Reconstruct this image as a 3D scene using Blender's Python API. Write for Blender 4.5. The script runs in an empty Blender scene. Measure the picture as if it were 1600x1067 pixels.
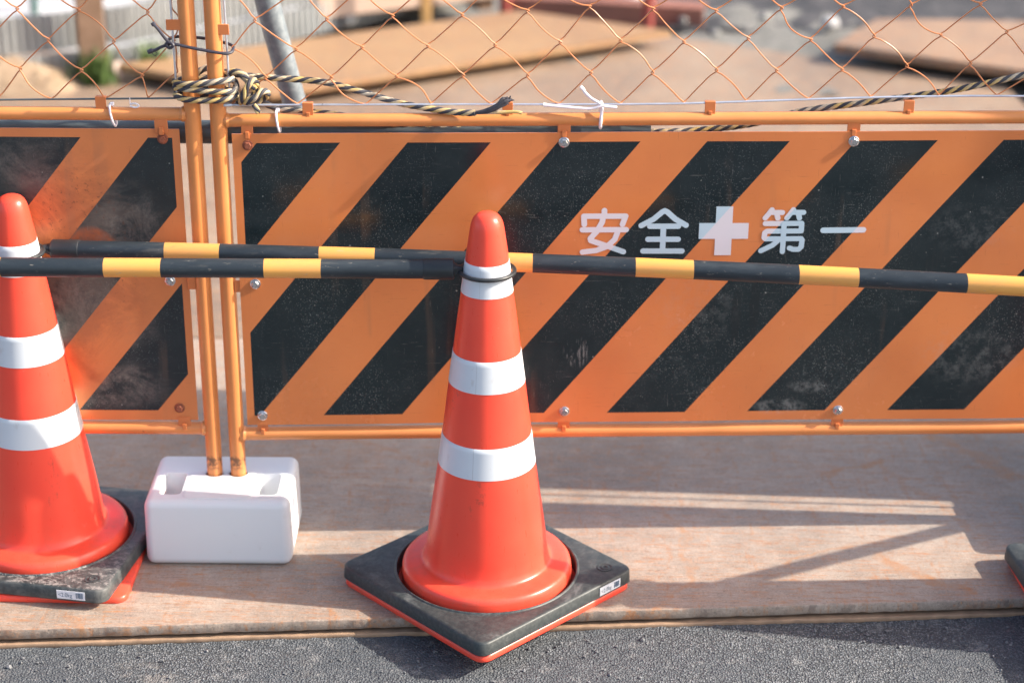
import bpy, bmesh, math, random
from mathutils import Vector, Matrix, Quaternion
R = math.radians
S = bpy.context.scene
C = S.collection
random.seed(7)

# ------------------------------------------------------------------ camera, sky, sun, exposure
CAM_H, PITCH, ROLL = 1.7614, 0.4137, 0.0068
cd = bpy.data.cameras.new('camera'); cam = bpy.data.objects.new('camera', cd); C.objects.link(cam)
cd.sensor_width = 36.0; cd.lens = 67.5; cd.clip_start = 0.05; cd.clip_end = 2000
_u0 = Vector((0, math.sin(PITCH), math.cos(PITCH))); _x0 = Vector((1, 0, 0))
_r = math.cos(ROLL)*_x0 + math.sin(ROLL)*_u0
_u = math.cos(ROLL)*_u0 - math.sin(ROLL)*_x0
_b = Vector((0, -math.cos(PITCH), math.sin(PITCH)))
M = Matrix((_r, _u, _b)).transposed().to_4x4(); M.translation = (0, 0, CAM_H)
cam.matrix_world = M
cd.dof.use_dof = True; cd.dof.focus_distance = 3.20; cd.dof.aperture_fstop = 2.2
S.camera = cam

SUN = Vector((1.0, -0.052, 0.70)).normalized()
w = bpy.data.worlds.new('World'); S.world = w; w.use_nodes = True
wn = w.node_tree; bg = wn.nodes['Background']
sky = wn.nodes.new('ShaderNodeTexSky'); sky.sky_type = 'NISHITA'; sky.sun_disc = False
sky.sun_elevation = math.asin(SUN.z); sky.sun_rotation = math.atan2(SUN.x, SUN.y)
sky.air_density = 1.0; sky.dust_density = 3.5; sky.ozone_density = 0.4
wn.links.new(sky.outputs[0], bg.inputs[0]); bg.inputs[1].default_value = 0.15
sl = bpy.data.lights.new('sun', 'SUN'); sl.energy = 4.3; sl.angle = R(0.53); sl.color = (1.0, 0.91, 0.78)
so = bpy.data.objects.new('sun', sl); C.objects.link(so); so.location = SUN*20
so.rotation_euler = SUN.to_track_quat('Z', 'Y').to_euler()
S.view_settings.view_transform = 'Standard'; S.view_settings.look = 'None'
S.view_settings.exposure = 1.02; S.view_settings.gamma = 1.0
try: S.cycles.max_bounces = 8
except Exception: pass

# ------------------------------------------------------------------ material helpers
class NB:
    """small node-tree builder"""
    def __init__(s, name):
        s.m = bpy.data.materials.new(name); s.m.use_nodes = True
        s.t = s.m.node_tree; s.p = s.t.nodes['Principled BSDF']; s.tc = None
    def put(s, inp, v):
        if isinstance(v, bpy.types.NodeSocket): s.t.links.new(v, inp)
        elif isinstance(v, (tuple, list)):
            v = tuple(v)
            if len(inp.default_value) == 4 and len(v) == 3: v = v + (1,)
            inp.default_value = v
        else: inp.default_value = v
    def n(s, typ, ins=None, **at):
        k = s.t.nodes.new('ShaderNode' + typ)
        for a, b in at.items(): setattr(k, a, b)
        for a, b in (ins or {}).items(): s.put(k.inputs[a], b)
        return k
    def co(s):
        if not s.tc: s.tc = s.n('TexCoord')
        return s.tc.outputs['Object']
    def map(s, scale=(1, 1, 1), rot=(0, 0, 0), loc=(0, 0, 0)):
        return s.n('Mapping', {'Vector': s.co(), 'Scale': scale, 'Rotation': rot, 'Location': loc}).outputs[0]
    def noise(s, scale, detail=4, rough=.55, vec=None, dist=0.0):
        return s.n('TexNoise', {'Vector': vec or s.co(), 'Scale': scale, 'Detail': detail, 'Roughness': rough, 'Distortion': dist}).outputs['Fac']
    def vor(s, scale, vec=None, feature='F1', out='Distance', rnd=1.0):
        return s.n('TexVoronoi', {'Vector': vec or s.co(), 'Scale': scale, 'Randomness': rnd}, feature=feature).outputs[out]
    def ma(s, op, a, b=0.0, c=None):
        k = s.n('Math', None, operation=op); s.put(k.inputs[0], a); s.put(k.inputs[1], b)
        if c is not None: s.put(k.inputs[2], c)
        return k.outputs[0]
    def ss(s, v, lo, hi):
        return s.n('MapRange', {'Value': v, 'From Min': lo, 'From Max': hi, 'To Min': 0.0, 'To Max': 1.0}, interpolation_type='SMOOTHSTEP').outputs[0]
    def lin(s, v, lo, hi, a, b):
        return s.n('MapRange', {'Value': v, 'From Min': lo, 'From Max': hi, 'To Min': a, 'To Max': b}).outputs[0]
    def mix(s, f, a, b, blend='MIX'):
        k = s.n('Mix', None, data_type='RGBA', blend_type=blend)
        s.put(k.inputs[0], f); s.put(k.inputs[6], a); s.put(k.inputs[7], b)
        return k.outputs[2]
    def xyz(s):
        k = s.n('SeparateXYZ', {0: s.co()}); return k.outputs[0], k.outputs[1], k.outputs[2]
    def bump(s, h, strength=.3, dist=.002):
        b = s.n('Bump', {'Height': h, 'Strength': strength, 'Distance': dist}); s.t.links.new(b.outputs[0], s.p.inputs['Normal'])
    def fin(s, col, rough=.5, metal=0.0, spec=.5, coat=0.0, coat_r=.1):
        s.put(s.p.inputs['Base Color'], col); s.put(s.p.inputs['Roughness'], rough); s.put(s.p.inputs['Metallic'], metal)
        s.put(s.p.inputs['Specular IOR Level'], spec); s.put(s.p.inputs['Coat Weight'], coat); s.put(s.p.inputs['Coat Roughness'], coat_r)
        return s.m
    def seg(s, x, y, a, b, wd):
        """mask of a thin scratch from a to b (object x,y)"""
        ax, ay = a; dx, dy = b[0]-ax, b[1]-ay; L2 = dx*dx+dy*dy
        t = s.ma('ADD', s.ma('MULTIPLY', s.ma('SUBTRACT', x, ax), dx/L2), s.ma('MULTIPLY', s.ma('SUBTRACT', y, ay), dy/L2))
        t = s.n('Clamp', {0: t}).outputs[0]
        ex = s.ma('SUBTRACT', s.ma('SUBTRACT', x, ax), s.ma('MULTIPLY', t, dx))
        ey = s.ma('SUBTRACT', s.ma('SUBTRACT', y, ay), s.ma('MULTIPLY', t, dy))
        d = s.ma('SQRT', s.ma('ADD', s.ma('MULTIPLY', ex, ex), s.ma('MULTIPLY', ey, ey)))
        return s.ma('SUBTRACT', 1.0, s.ss(d, wd*.25, wd))

def simple(name, col, rough=.5, metal=0, spec=.5, var=.06, vs=30, bump=0, coat=0.0):
    b = NB(name); nz = b.noise(vs, 5)
    f = b.lin(nz, .3, .7, 1-var, 1+var)
    c = b.mix(1.0, col, b.n('CombineColor', {0: f, 1: f, 2: f}).outputs[0], 'MULTIPLY')
    if bump: b.bump(b.noise(vs*4, 4), bump, .001)
    return b.fin(c, b.lin(nz, .3, .7, max(0, rough-.07), rough+.07), metal, spec, coat)

def rust_paint(name, col, amount=.12, low=False):
    """painted tube: worn paint, chips of rust; low: the chips gather near the foot"""
    b = NB(name); x, y, z = b.xyz()
    n1 = b.noise(9, 4); n2 = b.noise(70, 5, .65)
    f = b.lin(n1, .3, .7, .9, 1.08)
    c = b.mix(1.0, col, b.n('CombineColor', {0: f, 1: f, 2: b.lin(n1, .3, .7, .82, 1.1)}).outputs[0], 'MULTIPLY')
    chips = b.ss(n2, .74-amount*.4, .78-amount*.4)
    if low:
        near = b.ma('SUBTRACT', 1.0, b.ss(b.ma('ABSOLUTE', b.ma('SUBTRACT', z, .158)), .006, .018))
        chips = b.ma('MAXIMUM', chips, b.ma('MULTIPLY', near, b.ma('MULTIPLY', b.ss(b.noise(66, 7, .8), .455, .50), .85)))
    c = b.mix(chips, c, (.09, .045, .025))
    b.bump(n2, .05, .001)
    return b.fin(c, b.lin(n2, .3, .7, .30, .42), 0, .5)

ORANGE = (.80, .235, .05)
m_tube = rust_paint('orange_tube_paint', (.70, .262, .085), .07)
m_post = rust_paint('orange_post_paint', (.70, .262, .085), .07, True)
m_bracket = simple('orange_bracket_paint', (.62, .19, .06), .45)
m_wire = simple('orange_coated_wire', (.58, .215, .085), .4)
m_steel = simple('bright_bolt_steel', (.62, .62, .64), .28, 1.0, var=.15, vs=200)
m_galv = NB('galvanised_steel')
_g = m_galv; _n = _g.noise(60, 5, .7); _v = _g.vor(90, out='Color')
m_galv = _g.fin(_g.mix(_g.ss(_n, .4, .65), (.23, .27, .30), (.33, .37, .40)), .45, .4)
m_tension = simple('zinc_wire', (.66, .68, .74), .34, .7, var=.1)
m_rustbolt = simple('rusty_bolt', (.28, .085, .045), .75, .1, var=.3, vs=300, bump=.3)
m_pipe = simple('dark_pipe_steel', (.11, .135, .145), .45, .4, var=.2, vs=25)
m_blackrub = simple('black_plastic', (.022, .026, .03), .42, var=.2)
m_yellow = simple('yellow_tape', (.85, .47, .06), .38)
m_white = simple('white_plastic_tie', (.85, .80, .84), .45)
m_letter_mark = simple('label_print_blue_grey', (.10, .16, .24), .5)
m_sticker = simple('white_sticker', (.74, .76, .82), .4)

# cone plastic
b = NB('cone_orange_red_plastic')
n1 = b.noise(7, 3); n2 = b.noise(260, 3, .6, b.map((1, 1, .12)))
c = b.mix(b.lin(n1, .35, .65, 0.0, 1.0), (.88, .070, .040), (.90, .086, .047))
scr = b.ss(b.noise(24, 6, .75, b.map((1, 1, 2.2), (.5, .3, .2))), .67, .74)
c = b.mix(b.ma('MULTIPLY', scr, .35), c, (.80, .30, .24))
sc2 = b.ma('MULTIPLY', b.ss(b.noise(13, 7, .75, b.map((1.4, 1.4, .5), (.2, .1, 0), (3, 1, 2))), .60, .68), b.ss(b.noise(120, 3), .4, .6))
c = b.mix(b.ma('MULTIPLY', sc2, .42), c, (.22, .05, .035))
xx_, yy_, zz_ = b.xyz()
foot = b.ma('MULTIPLY', b.ma('SUBTRACT', 1.0, b.ss(zz_, .02, .13)), b.ss(b.noise(26, 6, .7), .42, .66))
c = b.mix(b.ma('MULTIPLY', foot, .30), c, (.30, .13, .085))
m_cone = b.fin(c, b.lin(n2, .3, .7, .27, .36), 0, .5)
m_cone.node_tree.nodes['Principled BSDF'].inputs['Subsurface Weight'].default_value = .06
m_cone.node_tree.nodes['Principled BSDF'].inputs['Subsurface Radius'].default_value = (.02, .006, .003)
m_cone.node_tree.nodes['Principled BSDF'].inputs['Subsurface Scale'].default_value = .3
# reflective white sheeting
b = NB('reflective_white_sheeting')
n1 = b.noise(18, 4); cell = b.vor(420, None, 'DISTANCE_TO_EDGE')
c = b.mix(b.ss(b.noise(11, 6, .7), .60, .72), (.62, .655, .70), (.54, .55, .57))
b.bump(cell, .06, .0004)
xx_, yy_, zz_ = b.xyz()
seam = b.ma('SUBTRACT', 1.0, b.ss(b.ma('ABSOLUTE', b.ma('SUBTRACT', b.ma('ARCTAN2', yy_, xx_), -2.62)), .004, .012))
c = b.mix(b.ma('MULTIPLY', seam, .5), c, (.38, .38, .40)); c = b.mix(b.ma('MULTIPLY', b.ss(b.noise(34, 7, .75, b.map((1, 1, .4))), .62, .70), .35), c, (.42, .38, .35))
m_band = b.fin(c, b.lin(n1, .3, .7, .30, .45), 0, .5)

def plate_rubber(name, dusty):
    b = NB(name); x, y, z = b.xyz()
    n1 = b.noise(26 if dusty else 16, 7, .72, None, .6); n2 = b.noise(140, 4, .6)
    base = b.mix(b.ss(n2, .35, .7), (.028, .035, .038), (.052, .060, .062))
    up = b.ss(z, .0385, .0395)
    if dusty:
        fl_ = b.noise(75, 6, .68, b.map((1, 1.5, 1)), 1.2)
        k = b.ma('MULTIPLY', b.ss(fl_, .50, .58), up)
        k = b.ma('MULTIPLY', k, b.lin(y, -.17, .02, .70, .03))
        c = b.mix(b.ma('MULTIPLY', b.ss(n1, .40, .70), .40), base, (.22, .21, .20))
        c = b.mix(k, c, (.36, .335, .32))
    else:
        c = b.mix(b.ma('MULTIPLY', b.ss(n1, .52, .72), b.ma('MULTIPLY', up, .40)), base, (.24, .25, .25))
        c = b.mix(b.ma('MULTIPLY', b.ss(b.noise(60, 6, .8), .6, .72), .25), c, (.3, .29, .28))
    b.bump(n2, .12, .0015)
    return b.fin(c, b.lin(n1, .3, .7, .36, .6), 0, .5)
m_rubber = plate_rubber('black_recycled_plastic', False)
m_rubber_dusty = plate_rubber('black_recycled_plastic_dusty', True)

b = NB('white_polyethylene')
n1 = b.noise(6, 4); n2 = b.noise(120, 4)
c = b.mix(b.ss(b.noise(14, 7, .75), .60, .80), (.72, .735, .755), (.60, .59, .58))
b.bump(n2, .04, .001)
m_poly = b.fin(c, b.lin(n1, .3, .7, .38, .5), 0, .4)
_p = m_poly.node_tree.nodes['Principled BSDF']; _p.inputs['Subsurface Weight'].default_value = .25
_p.inputs['Subsurface Radius'].default_value = (.02, .018, .02); _p.inputs['Subsurface Scale'].default_value = .5

def tape_bar(name, first, period, wid):
    b = NB(name); x, y, z = b.xyz()
    q = b.ma('FRACT', b.ma('DIVIDE', b.ma('SUBTRACT', x, first-period*8), period))
    ye = b.ma('LESS_THAN', q, wid/period)
    nz = b.noise(22, 6, .7, b.map((.25, 1, 1)))
    blk = b.mix(b.ss(nz, .45, .7), (.020, .028, .036), (.040, .052, .062))
    yel = b.mix(b.ss(nz, .4, .7), (.82, .395, .09), (.76, .36, .105))
    c = b.mix(ye, blk, yel)
    c = b.mix(b.ma('MULTIPLY', b.ss(b.noise(160, 5, .7, b.map((.3, 1, 1))), .62, .70), .45), c, (.4, .36, .3)); c = b.mix(b.ma('MULTIPLY', b.ss(b.noise(45, 6, .75, b.map((.15, 1, 1))), .58, .70), .35), c, (.16, .15, .13))
    return b.fin(c, b.lin(nz, .3, .7, .38, .52), 0, .5)

# barricade panel: hazard stripes with an orange border, dirt, smears, dust specks
def panel_mat(name, c0, rect, right):
    b = NB(name); x, y, z = b.xyz()
    u0, u1, z0, z1 = rect; per = .2548
    q = b.ma('FRACT', b.ma('DIVIDE', b.ma('SUBTRACT', b.ma('SUBTRACT', x, b.ma('MULTIPLY', z, .81)), c0-per*12), per))
    st = b.ma('LESS_THAN', q, .141/per)
    ins = b.ma('MULTIPLY', b.ma('MULTIPLY', b.ma('GREATER_THAN', x, u0), b.ma('LESS_THAN', x, u1)),
               b.ma('MULTIPLY', b.ma('GREATER_THAN', z, z0), b.ma('LESS_THAN', z, z1)))
    st = b.ma('MULTIPLY', st, ins)
    n1 = b.noise(5, 5, .6); n2 = b.noise(30, 6, .7)
    org = b.mix(b.ss(n1, .35, .7), (.66, .218, .070), (.60, .19, .062))
    blk = b.mix(b.ss(n2, .4, .7), (.0095, .0175, .0215), (.014, .023, .0275))
    c = b.mix(st, org, blk)
    # pale dust specks, densest low down
    vv = b.vor(330, b.map((1, 1, 1))); sz = b.noise(420, 2)
    dens = b.ma('MULTIPLY', b.ss(b.noise(4.2, 5, .6), .40, .64), b.lin(z, .25, .76, 1.0, .30))
    sp = b.ma('MULTIPLY', b.ma('LESS_THAN', vv, b.lin(sz, .35, .7, .04, .36)), dens)
    big = b.ma('LESS_THAN', b.vor(48), b.lin(b.noise(90, 2), .35, .65, -.03, .075)); sp = b.ma('MAXIMUM', sp, b.ma('MULTIPLY', big, .9))
    c = b.mix(b.ma('MULTIPLY', sp, b.lin(st, 0, 1, .10, .55)), c, (.42, .44, .42))
    film = b.ma('MULTIPLY', b.ss(b.noise(3.1, 6, .65, b.map((1, 1, .6))), .48, .75), b.lin(st, 0, 1, .05, .018))
    c = b.mix(film, c, (.40, .36, .32))
    def ell(cx, cz, ax, az, soft):
        ex = b.ma('DIVIDE', b.ma('SUBTRACT', x, cx), ax); ez = b.ma('DIVIDE', b.ma('SUBTRACT', z, cz), az)
        d = b.ma('SQRT', b.ma('ADD', b.ma('MULTIPLY', ex, ex), b.ma('MULTIPLY', ez, ez)))
        return d
    if right:
        # a scrubbed curl on the third black stripe, a dark double thumb smear, worn patches, a faint round rub at the far side
        fibre = b.ss(b.noise(150, 4, .7, b.map((1.6, 1, .18), (0, .18, 0))), .52, .62)
        d = ell(.612, .371, .026, .034, 1); k = b.ma('MULTIPLY', b.ma('SUBTRACT', 1.0, b.ss(d, .65, 1.0)), fibre)
        c = b.mix(b.ma('MULTIPLY', k, .38), c, (.36, .38, .37))
        for (cx, cz, ax, az) in ((.893, .44, .010, .055), (.925, .46, .010, .07)):
            k = b.ma('SUBTRACT', 1.0, b.ss(ell(cx, cz, ax, az, 1), .7, 1.0))
            c = b.mix(b.ma('MULTIPLY', k, .75), c, (.012, .017, .02))
        for (cx, cz, ax, az, o) in ((1.03, .30, .045, .016, .30), (.98, .26, .06, .02, .35), (1.30, .60, .10, .055, .12), (1.32, .36, .12, .07, .16), (.82, .46, .10, .09, .10)):
            k = b.ma('MULTIPLY', b.ma('SUBTRACT', 1.0, b.ss(ell(cx, cz, ax, az, 1), .4, 1.0)), b.ss(b.noise(60, 6, .75), .42, .66))
            c = b.mix(b.ma('MULTIPLY', k, o), c, (.34, .35, .34))
    else:
        # rusty ghost of a round badge, clouds of dried cement
        d = ell(-.188, .46, .076, .145, 1)
        ring = b.ma('MULTIPLY', b.ss(d, .80, .9), b.ma('SUBTRACT', 1.0, b.ss(d, .97, 1.06)))
        ring = b.ma('MULTIPLY', ring, b.ma('MULTIPLY', b.lin(b.noise(40, 5, .7), .35, .65, .35, 1.0), b.ma('ADD', b.ss(z, .50, .56), b.ma('MULTIPLY', b.ma('SUBTRACT', 1.0, b.ss(z, .33, .40)), b.ma('SUBTRACT', 1.0, b.ss(x, -.21, -.17))))))
        for (cx, cz, ax, az, o) in ((-.12, .60, .08, .11, .75), (-.22, .46, .09, .12, .95), (-.17, .31, .12, .06, .85), (-.27, .72, .12, .07, .55), (-.12, .42, .05, .05, .5), (-.20, .56, .08, .06, .6)):
            k = b.ma('MULTIPLY', b.ma('SUBTRACT', 1.0, b.ss(ell(cx, cz, ax, az, 1), .35, 1.0)), b.ma('MULTIPLY', b.ss(b.noise(15, 9, .78, None, .9), .40, .62), b.lin(b.noise(190, 5, .7), .35, .65, .35, 1.0)))
            c = b.mix(b.ma('MULTIPLY', k, b.ma('MULTIPLY', b.lin(st, 0, 1, .65, 1.0), o)), c, b.mix(st, (.46, .17, .08), (.20, .175, .155)))
        grit = b.ma('MULTIPLY', b.ss(b.noise(120, 5, .75), .57, .64), b.ma('SUBTRACT', 1.0, b.ss(ell(-.20, .58, .13, .17, 1), .5, 1.0)))
        stn = b.ma('MULTIPLY', b.ss(b.noise(7, 8, .75, None, .8), .42, .60), b.ma('SUBTRACT', 1.0, b.ss(ell(-.22, .55, .17, .26, 1), .45, 1.0))); c = b.mix(b.ma('MULTIPLY', stn, b.lin(st, 0, 1, .60, .60)), c, b.mix(st, (.34, .105, .045), (.15, .115, .095))); c = b.mix(b.ma('MULTIPLY', grit, .65), c, (.11, .05, .03))
        c = b.mix(b.ma('MULTIPLY', ring, .85), c, (.40, .105, .035))
    ln1 = b.ss(b.noise(26, 4, .6, b.map((1, 1, 18), (0, .5, 0))), .66, .70); ln2 = b.ss(b.noise(30, 4, .6, b.map((16, 1, 1), (0, .25, 0))), .67, .71)
    c = b.mix(b.ma('MULTIPLY', b.ma('MAXIMUM', ln1, ln2), b.lin(st, 0, 1, .35, .30)), c, b.mix(st, (.30, .11, .05), (.22, .22, .21)))
    drip = b.ma('MULTIPLY', b.ss(b.noise(34, 3, .5, b.map((1, 1, .05))), .58, .72), b.ss(b.noise(6, 4), .45, .6))
    c = b.mix(b.ma('MULTIPLY', drip, .22), c, (.22, .13, .08))
    rg = b.ma('ADD', b.lin(n2, .3, .7, .14, .24), b.ma('MULTIPLY', dens, .10) if right else .30)
    b.bump(b.noise(140, 3), .015, .001)
    return b.fin(c, rg, 0, .5)

# translucent white ink over the stripes
b = NB('white_ink'); x, y, z = b.xyz()
q = b.ma('FRACT', b.ma('DIVIDE', b.ma('SUBTRACT', b.ma('SUBTRACT', x, b.ma('MULTIPLY', z, .81)), -.0444-.2548*12), .2548))
m_ink = b.fin(b.mix(b.ma('LESS_THAN', q, .141/.2548), (.68, .645, .69), (.46, .60, .69)), .35, 0, .4)

def steel_plate_mat(name, tint=(.37, .295, .25), rust=.35, scr=(), dark=(.235, .20, .18)):
    b = NB(name); x, y, z = b.xyz()
    n1 = b.noise(2.3, 7, .65); n2 = b.noise(20, 9, .78); n3 = b.noise(240, 4, .75); n4 = b.noise(120, 4, .75)
    st1 = b.noise(10, 8, .72, b.map((1, 8, 1), (0, 0, .22))); st2 = b.noise(9, 8, .72, b.map((8, 1, 1), (0, 0, .75)))
    c = b.mix(b.ss(n1, .36, .64), tint, dark)
    c = b.mix(b.ma('MULTIPLY', b.ss(n2, .45, .66), .50), c, tuple(v*1.30 for v in tint))
    c = b.mix(b.ma('MULTIPLY', b.ss(n2, .47, .30), .42), c, tuple(v*.68 for v in dark))
    c = b.mix(b.ma('MULTIPLY', b.ma('MULTIPLY', b.ss(st1, .51, .62), b.ss(n4, .35, .6)), rust*.9), c, (.36, .155, .06))
    c = b.mix(b.ma('MULTIPLY', b.ma('MULTIPLY', b.ss(st2, .55, .64), b.ss(n4, .35, .6)), rust*.9), c, (.40, .17, .065))
    for k, (ang, sc_, lo) in enumerate(((-.55, 16, .575), (.42, 19, .57), (1.15, 15, .585))):
        ln_ = b.noise(sc_, 5, .6, b.map((1, 15, 1), (0, 0, ang), (k*3.1, k*1.7, 0)))
        col = ((.44, .19, .07), (.14, .10, .085), (.42, .17, .06))[k]
        c = b.mix(b.ma('MULTIPLY', b.ma('MULTIPLY', b.ss(ln_, lo, lo+.05), b.ss(n4, .30, .6)), .8 if k != 1 else .6), c, col)
    c = b.mix(b.ma('MULTIPLY', b.ss(n3, .54, .66), .55), c, (.56, .44, .36))
    c = b.mix(b.ma('MULTIPLY', b.ss(n3, .46, .34), .55), c, (.085, .066, .055))
    c = b.mix(b.ma('MULTIPLY', b.ss(n4, .58, .68), .45), c, (.12, .085, .07))
    for (a, e, wd, o) in scr:
        wob = b.lin(b.noise(6, 5), .3, .7, -.035, .035)
        k = b.ma('MULTIPLY', b.seg(b.ma('ADD', x, wob), b.ma('ADD', y, b.lin(b.noise(23, 5), .3, .7, -.010, .010)), a, e, wd),
                 b.ma('MULTIPLY', b.lin(b.ss(n2, .36, .56), 0, 1, .35, 1.0), b.ss(n4, .26, .50)))
        c = b.mix(b.ma('MULTIPLY', b.ma('MULTIPLY', k, o), b.lin(b.noise(34, 5, .75), .38, .58, .25, .95)), c, (.40, .185, .075))
    b.bump(b.ma('ADD', n3, b.ma('MULTIPLY', n2, 1.5)), .55, .0014)
    return b.fin(c, b.lin(n2, .3, .7, .48, .68), 0, .4)

b = NB('asphalt'); x, y, z = b.xyz()
gr = b.vor(260, None, 'F1', 'Color'); gs = b.n('SeparateColor', {0: gr}).outputs[0]
gd = b.vor(260); fine = b.noise(520, 3, .6); big = b.noise(2.4, 5, .6); mid = b.noise(11, 6, .7)
c = b.mix(b.ss(gs, .2, .95), (.098, .113, .130), (.225, .24, .26))
c = b.mix(b.ss(gd, .28, .60), c, (.052, .058, .066))
c = b.mix(b.ma('MULTIPLY', b.ss(fine, .56, .70), .5), c, (.34, .33, .325))
c = b.mix(b.ma('MULTIPLY', b.ss(mid, .57, .68), .45), c, (.28, .26, .24))
c = b.mix(b.ma('MULTIPLY', b.ss(big, .42, .58), .60), c, (.075, .086, .10)); pa = b.noise(38, 5, .7); c = b.mix(b.ma('MULTIPLY', b.ss(pa, .56, .66), .45), c, (.06, .068, .08)); c = b.mix(b.ma('MULTIPLY', b.ss(pa, .44, .34), .35), c, (.30, .30, .30))
b.bump(b.ma('SUBTRACT', b.ma('MULTIPLY', fine, .5), b.ma('MULTIPLY', gd, 1.2)), .8, .003)
m_asphalt = b.fin(c, .72, 0, .35)

def dirt(name, a, d, scale=20, bmp=.6):
    b = NB(name); n1 = b.noise(scale, 8, .7); n2 = b.noise(scale*.12, 4)
    c = b.mix(b.ss(n1, .35, .68), a, d); c = b.mix(b.ma('MULTIPLY', b.ss(n2, .45, .65), .4), c, tuple(v*.7 for v in a))
    b.bump(n1, bmp, .02); return b.fin(c, .85, 0, .2)
m_gravel = dirt('grey_gravel', (.15, .15, .14), (.25, .24, .225), 26)
m_soil = dirt('dark_soil', (.045, .047, .054), (.10, .095, .10), 14)
m_conc = dirt('pale_concrete', (.46, .46, .48), (.54, .53, .54), 6, .1)
m_wood = dirt('weathered_timber', (.19, .12, .08), (.26, .17, .12), 30, .2)
m_pinkboard = dirt('pale_pink_board', (.52, .37, .29), (.56, .41, .33), 8, .1)
m_redpaint = simple('dull_red_paint', (.27, .055, .045), .5)
m_rustbeam = simple('red_brown_beam_paint', (.25, .105, .075), .6, var=.2, vs=8)
m_ribbed = simple('pale_grey_ribbed_plastic', (.40, .41, .41), .5, var=.12, vs=4)
m_leaf = simple('grass_green', (.10, .17, .045), .6, var=.4, vs=40)
m_dry = simple('dry_straw', (.40, .29, .17), .8, var=.3, vs=40)
m_stone = simple('pale_pink_stone', (.66, .50, .44), .8, var=.12, vs=20, bump=.4)
m_teal = simple('dark_green_stake_coating', (.03, .10, .085), .4)
m_caster = simple('grey_caster_paint', (.30, .32, .33), .4)  # coat of the added out-of-frame shade caster
m_pebble = simple('pebble_stone', (.15, .155, .165), .8, var=.5, vs=18)

# ------------------------------------------------------------------ mesh helpers (local coordinates of the parent)
class MB:
    def __init__(s): s.v = []; s.f = []; s.sm = []
    def add(s, vs, fs, smooth=True):
        o = len(s.v); s.v += [tuple(p) for p in vs]; s.f += [[i+o for i in f] for f in fs]; s.sm += [smooth]*len(fs); return s
    def tube(s, pts, r, seg=12, caps=True, closed=False):
        pts = [Vector(p) for p in pts]; n = len(pts); rs = r if isinstance(r, (list, tuple)) else [r]*n
        vs = []; prev = None
        for i, p in enumerate(pts):
            if closed: t = pts[(i+1) % n]-pts[i-1]
            else: t = pts[min(i+1, n-1)]-pts[max(i-1, 0)]
            t = t.normalized() if t.length > 1e-9 else Vector((0, 0, 1))
            if prev is None:
                a = Vector((0, 0, 1)) if abs(t.z) < .9 else Vector((1, 0, 0))
                nrm = (a-t*a.dot(t)).normalized()
            else:
                nrm = prev-t*prev.dot(t)
                nrm = nrm.normalized() if nrm.length > 1e-6 else t.orthogonal().normalized()
            prev = nrm; bn = t.cross(nrm)
            for k in range(seg):
                a = 2*math.pi*k/seg; vs.append(p+rs[i]*(math.cos(a)*nrm+math.sin(a)*bn))
        fs = []
        for i in range(n if closed else n-1):
            j = (i+1) % n
            for k in range(seg):
                l = (k+1) % seg; fs.append([i*seg+k, i*seg+l, j*seg+l, j*seg+k])
        s.add(vs, fs)
        if caps and not closed:
            s.add(vs[:seg], [list(range(seg))[::-1]], False); s.add(vs[-seg:], [list(range(seg))], False)
        return s
    def box(s, lo, hi):
        x0, y0, z0 = lo; x1, y1, z1 = hi
        vs = [(x0, y0, z0), (x1, y0, z0), (x1, y1, z0), (x0, y1, z0), (x0, y0, z1), (x1, y0, z1), (x1, y1, z1), (x0, y1, z1)]
        return s.add(vs, [[0, 3, 2, 1], [4, 5, 6, 7], [0, 1, 5, 4], [1, 2, 6, 5], [2, 3, 7, 6], [3, 0, 4, 7]], False)
    def lathe(s, prof, seg=64, close_top=True, close_bot=False):
        vs = []; n = len(prof)
        for (r, z) in prof:
            for k in range(seg):
                a = 2*math.pi*k/seg; vs.append((r*math.cos(a), r*math.sin(a), z))
        fs = [[i*seg+k, i*seg+(k+1) % seg, (i+1)*seg+(k+1) % seg, (i+1)*seg+k] for i in range(n-1) for k in range(seg)]
        if close_top: fs.append([(n-1)*seg+k for k in range(seg)])
        if close_bot: fs.append([k for k in range(seg)][::-1])
        return s.add(vs, fs)
    def rings(s, loops, close=True):
        """skin a list of equal-length closed loops"""
        n = len(loops[0]); vs = [p for l in loops for p in l]; fs = []
        for i in range(len(loops)-1):
            for k in range(n):
                fs.append([i*n+k, i*n+(k+1) % n, (i+1)*n+(k+1) % n, (i+1)*n+k])
        return s.add(vs, fs)
    def obj(s, name, mat, parent=None, bevel=0.0, auto=35, merge=False):
        me = bpy.data.meshes.new(name); me.from_pydata(s.v, [], s.f); me.update()
        bm = bmesh.new(); bm.from_mesh(me)
        if merge: bmesh.ops.remove_doubles(bm, verts=bm.verts, dist=1e-5)
        bmesh.ops.recalc_face_normals(bm, faces=bm.faces); bm.to_mesh(me); bm.free()
        for p in me.polygons: p.use_smooth = True
        try: me.set_sharp_from_angle(angle=R(auto))
        except Exception: pass
        me.materials.append(mat)
        o = bpy.data.objects.new(name, me); C.objects.link(o)
        if parent: o.parent = parent
        if bevel:
            m = o.modifiers.new('edge', 'BEVEL'); m.width = bevel; m.segments = 3; m.limit_method = 'ANGLE'; m.angle_limit = R(30); m.harden_normals = False
        return o

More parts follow.
